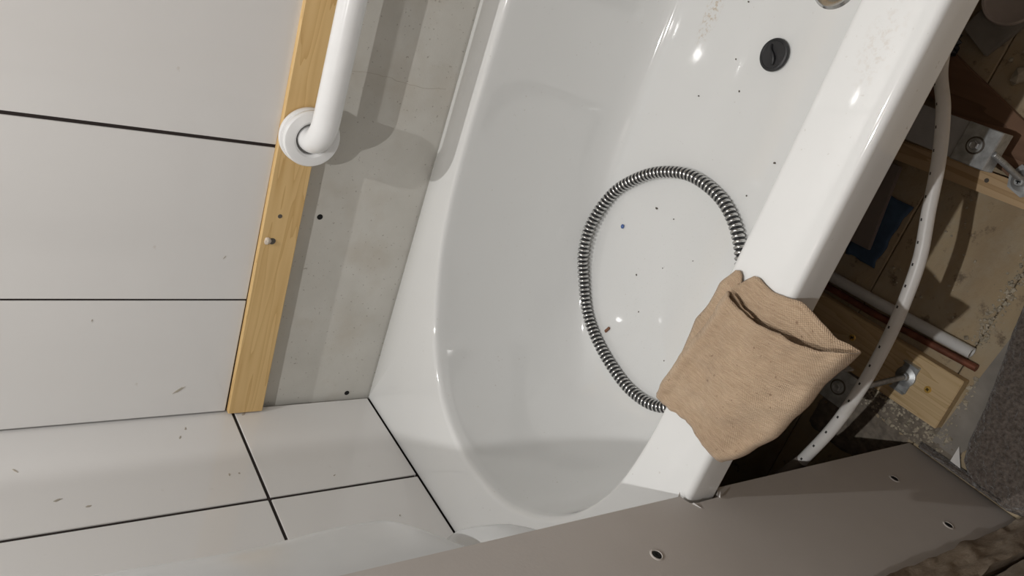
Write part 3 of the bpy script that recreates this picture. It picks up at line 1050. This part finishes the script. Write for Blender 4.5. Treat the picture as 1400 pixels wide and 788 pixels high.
# red-brown plank and rubbish at the tap side
d = Vector((0.052, 0.127)).normalized()
nn = Vector((d.y, -d.x))
O = Vector((-0.905, 0.463)) - d * 0.16
E_ = O + d * 0.36
q = [O, E_, E_ + nn * 0.060, O + nn * 0.060]
tag(obj('brown_plank', prism_bm([(v.x, v.y) for v in q], FL + 0.0005, FL + 0.018, 0.001), 'redwood'), 'red-brown plank lying askew under the steel leg channel', 'plank')
tag(obj('grey_offcut', prism_bm([(-0.940, 0.457), (-0.913, 0.505), (-0.985, 0.545), (-1.01, 0.485)], FL + 0.004, FL + 0.014, 0.0008), 'greyboard'),
    'grey square board offcut under the beige plastic tub lid', 'board')
lid = thing('tub_lid', 'round beige plastic tub lid resting on the grey offcut', 'dish', (-0.995, 0.502, FL + 0.0145))  # the lid of a tub, lying rim up
obj('disc', lathe_bm([(0.0, 0.002), (0.034, 0.002), (0.036, 0.003), (0.0365, 0.006), (0.039, 0.0065), (0.0405, 0.004), (0.0405, 0.0), (0, 0)], 48, (-0.995, 0.502, FL + 0.0145)), 'lid', lid, True, 0.5)
bm = bmesh.new()
bmesh.ops.create_icosphere(bm, subdivisions=3, radius=1)
for v in bm.verts:
    q_ = 1 + 0.35 * vnoise(v.co.x * 3 + 9, v.co.y * 3 + v.co.z * 2, 2)
    v.co = Vector((-0.912 + v.co.x * 0.020 * q_, 0.447 + v.co.y * 0.026 * q_, FL + 0.0195 + max(-0.015, v.co.z * 0.016 * q_ + 0.0)))
zmin = min(v.co.z for v in bm.verts)
for v in bm.verts:
    v.co.z += FL + 0.0185 - zmin
tag(obj('black_bag', bm, 'bag', None, False), 'crumpled black plastic scrap on the red-brown plank', 'rubbish')
for sx, sy, a, b, h, lab in ((-0.902, 0.560, 0.016, 0.011, 0.009, 'rounded pale lump of rubble beside the red-brown plank'),
                             (-0.936, 0.556, 0.012, 0.009, 0.007, 'pale lump of rubble next to the grey square offcut'),
                             (-0.918, 0.536, 0.004, 0.0035, 0.003, 'pea-sized pale pebble between two lumps of rubble'),
                             (-0.872, 0.600, 0.014, 0.012, 0.006, 'flat pale lump of rubble at the end of the red-brown plank')):
    grit('rubble_stone', sx, sy, FL, a, b, h, 'stone', lab, 'rubble past the plank', R_.uniform(0, 3), 'rubble')

gs = prism_bm([(-0.394, 0.716), (-0.392, 0.752), (-0.45, 0.775), (-0.60, 0.752), (-0.60, 0.729), (-0.52, 0.7235)], FL + 0.0004, FL + 0.003)
tag(obj('hardboard_strip', gs, 'greyboard'), 'grey hardboard strip showing along the edge of the bath mat', 'board')
bm = prism_bm([(0, 0), (1, 0), (0, 1)], 0, 1)
vs = list(bm.verts)
for i, p in enumerate(((-0.412, 0.751, FL + 0.006), (-0.377, 0.752, FL + 0.0045), (-0.384, 0.770, FL + 0.008))):
    vs[i].co = Vector(p)
    vs[i + 3].co = Vector(p) + Vector((0, 0, 0.0008))
tag(obj('paper_scrap', bm, 'paper'), 'white torn paper scrap at the corner of the bath mat', 'paper')

# fluffy bath mat
edge = [(-0.74, 0.705), (-0.70, 0.708), (-0.649, 0.716), (-0.592, 0.726), (-0.556, 0.735), (-0.482, 0.750), (-0.430, 0.757), (-0.400, 0.765), (-0.384, 0.783), (-0.376, 0.80)]
bm = bmesh.new()
NXm, NYm = 150, 190
g = []
for i in range(NXm + 1):
    row = []
    x = -0.74 + 0.366 * i / NXm
    ylo = 0.705
    for (xa, ya), (xb_, yb) in zip(edge[:9], edge[1:9]):
        if xa <= x <= xb_:
            ylo = ya + (yb - ya) * (x - xa) / (xb_ - xa)
    if x > -0.376:
        ylo = 0.80
    for j in range(NYm + 1):
        b = j / NYm
        yy = ylo + (1.16 - ylo) * b
        xr = -0.3745 if yy < 0.845 else max(-0.395, -0.3745 - (yy - 0.845))
        dist = min((yy - ylo), (xr - x) * 1.2, (x + 0.742), 1.163 - yy)
        e = max(0.0, min(1.0, dist / 0.018))
        hgt = 0.015 * math.sqrt(max(0, 1 - (1 - e) ** 2))
        rip = vnoise(x * 150 + yy * 60, yy * 230 - x * 30, 11) * 0.0026 + vnoise(x * 420, yy * 420, 12) * 0.0012 + vnoise(x * 14, yy * 14, 13) * 0.004
        xx = min(x, xr) + 0.0006 * vnoise(x * 300, yy * 300, 14)
        row.append(bm.verts.new((xx, yy, FL + 0.0042 + hgt + rip * (0.15 + 0.85 * e) if e > 0 else FL + 0.0035)))
    g.append(row)
for A, B in zip(g, g[1:]):
    for j in range(NYm):
        bm.faces.new((A[j], B[j], B[j + 1], A[j + 1]))
tag(obj('bath_mat', bm, 'mat', None, True), 'brown-grey fluffy bath mat spread on the floor', 'mat')


# rough old timbers beside the plasterboard
def rough_post(y0, y1, x0, x1, amp, seed):
    bm = bmesh.new()
    NZ = 170
    per = []
    nx, ny = 6, 14
    per += [(x0, y0 + (y1 - y0) * k / ny) for k in range(ny)]
    per += [(x0 + (x1 - x0) * k / nx, y1) for k in range(nx)]
    per += [(x1, y1 - (y1 - y0) * k / 2) for k in range(2)]
    per += [(x1 - (x1 - x0) * k / nx, y0) for k in range(nx)]
    rings = []
    for i in range(NZ + 1):
        z = FL + (CEIL - FL) * (i / NZ) ** 1.5
        rg = []
        for (x, y_) in per:
            inner = abs(x - x1) < 1e-6
            k = 0 if inner else amp
            dx = k * (vnoise(y_ * 70, z * 22, seed) * 0.6 + vnoise(y_ * 190, z * 60, seed + 1) * 0.4)
            dy = k * 0.6 * (vnoise(x * 40 + y_ * 9, z * 18, seed + 2) + 0.4 * vnoise(x * 90, z * 75, seed + 3))
            rg.append(bm.verts.new((x + dx, y_ + dy, z)))
        rings.append(rg)
    n = len(per)
    for A, B in zip(rings, rings[1:]):
        for k in range(n):
            bm.faces.new((A[k], A[(k + 1) % n], B[(k + 1) % n], B[k]))
    bm.faces.new(rings[0])
    bm.faces.new(rings[-1])
    return bm


tag(obj('timber_post', rough_post(0.864, 0.902, -0.384, -0.3595, 0.0055, 21), 'old1', None, True, 0.9), 'rotten splintered brown timber post at the edge of the plasterboard', 'timber')
tag(obj('timber_post', rough_post(0.909, 1.02, -0.380, -0.3595, 0.002, 31), 'old2', None, True, 0.9), 'dusty grey-brown timber beside the rotten post', 'timber')

# caked grey dirt on the boards around the pine plate
bm = bmesh.new()
for x0_, x1_, y0_, y1_, nx_, ny_ in ((-0.418, -0.374, 0.56, 0.76, 56, 100), (-0.3752, -0.29, 0.54, 0.688, 80, 80)):
    g = []
    for i in range(nx_ + 1):
        row = []
        for j in range(ny_ + 1):
            x, y_ = x0_ + (x1_ - x0_) * i / nx_, y0_ + (y1_ - y0_) * j / ny_
            e = min(i, nx_ - i, j, ny_ - j) / 10
            h = 0.0024 * min(1, e + 0.3) + 0.0014 * vnoise(x * 120, y_ * 120, 41) + 0.0008 * vnoise(x * 320, y_ * 320, 42) - 0.0004
            row.append(bm.verts.new((x + 0.0015 * vnoise(y_ * 90, 1, 43), y_, FL + max(-0.0008, h))))
        g.append(row)
    for A, B in zip(g, g[1:]):
        for j in range(ny_):
            bm.faces.new((A[j], B[j], B[j + 1], A[j + 1]))
tag(obj('caked_dirt', bm, 'dirt', None, True), 'caked grey dirt between the pine plate and the partition', 'dirt', kind='stuff')

# crumbs of dirt
bm = bmesh.new()
for i in range(1500):
    zone = R_.random()
    if zone < 0.5:
        x, y_ = R_.uniform(-0.415, -0.375), R_.uniform(0.58, 0.74)
        if R_.random() < 0.5:
            x = -0.418 + R_.gauss(0.012, 0.006)
    elif zone < 0.75:
        x, y_ = R_.uniform(-0.75, -0.55), 0.695 + R_.gauss(0, 0.006)
    elif zone < 0.9:
        x, y_ = R_.uniform(-0.51, -0.40), 0.724 + R_.gauss(0, 0.004)
    else:
        x, y_ = R_.uniform(-1.0, -0.56), R_.uniform(0.52, 0.69)
    if -0.503 < x < -0.411 and y_ < 0.719:
        continue
    if y_ < 0.711 and -0.548 < x < -0.503:
        continue
    if x < -0.735:
        continue
    r = abs(R_.gauss(0, 0.0016)) + 0.0007
    rot = Matrix.Rotation(R_.uniform(0, 6), 3, Vector((R_.random(), R_.random(), R_.random() + 0.1)).normalized())
    b0 = Vector((x, y_, FL + r * 0.45))
    vv = [bm.verts.new(b0 + rot @ Vector(c) * r * R_.uniform(0.7, 1.2)) for c in ((1, 0, 0), (-1, 0, 0), (0, 1, 0), (0, -1, 0), (0, 0, 0.8), (0, 0, -0.8))]
    for a, b, c in ((0, 2, 4), (2, 1, 4), (1, 3, 4), (3, 0, 4), (2, 0, 5), (1, 2, 5), (3, 1, 5), (0, 3, 5)):
        bm.faces.new((vv[a], vv[b], vv[c]))
tag(obj('dirt_crumbs', bm, 'stone'), 'crumbs of dirt and mortar scattered on the floor', 'dirt', kind='stuff')
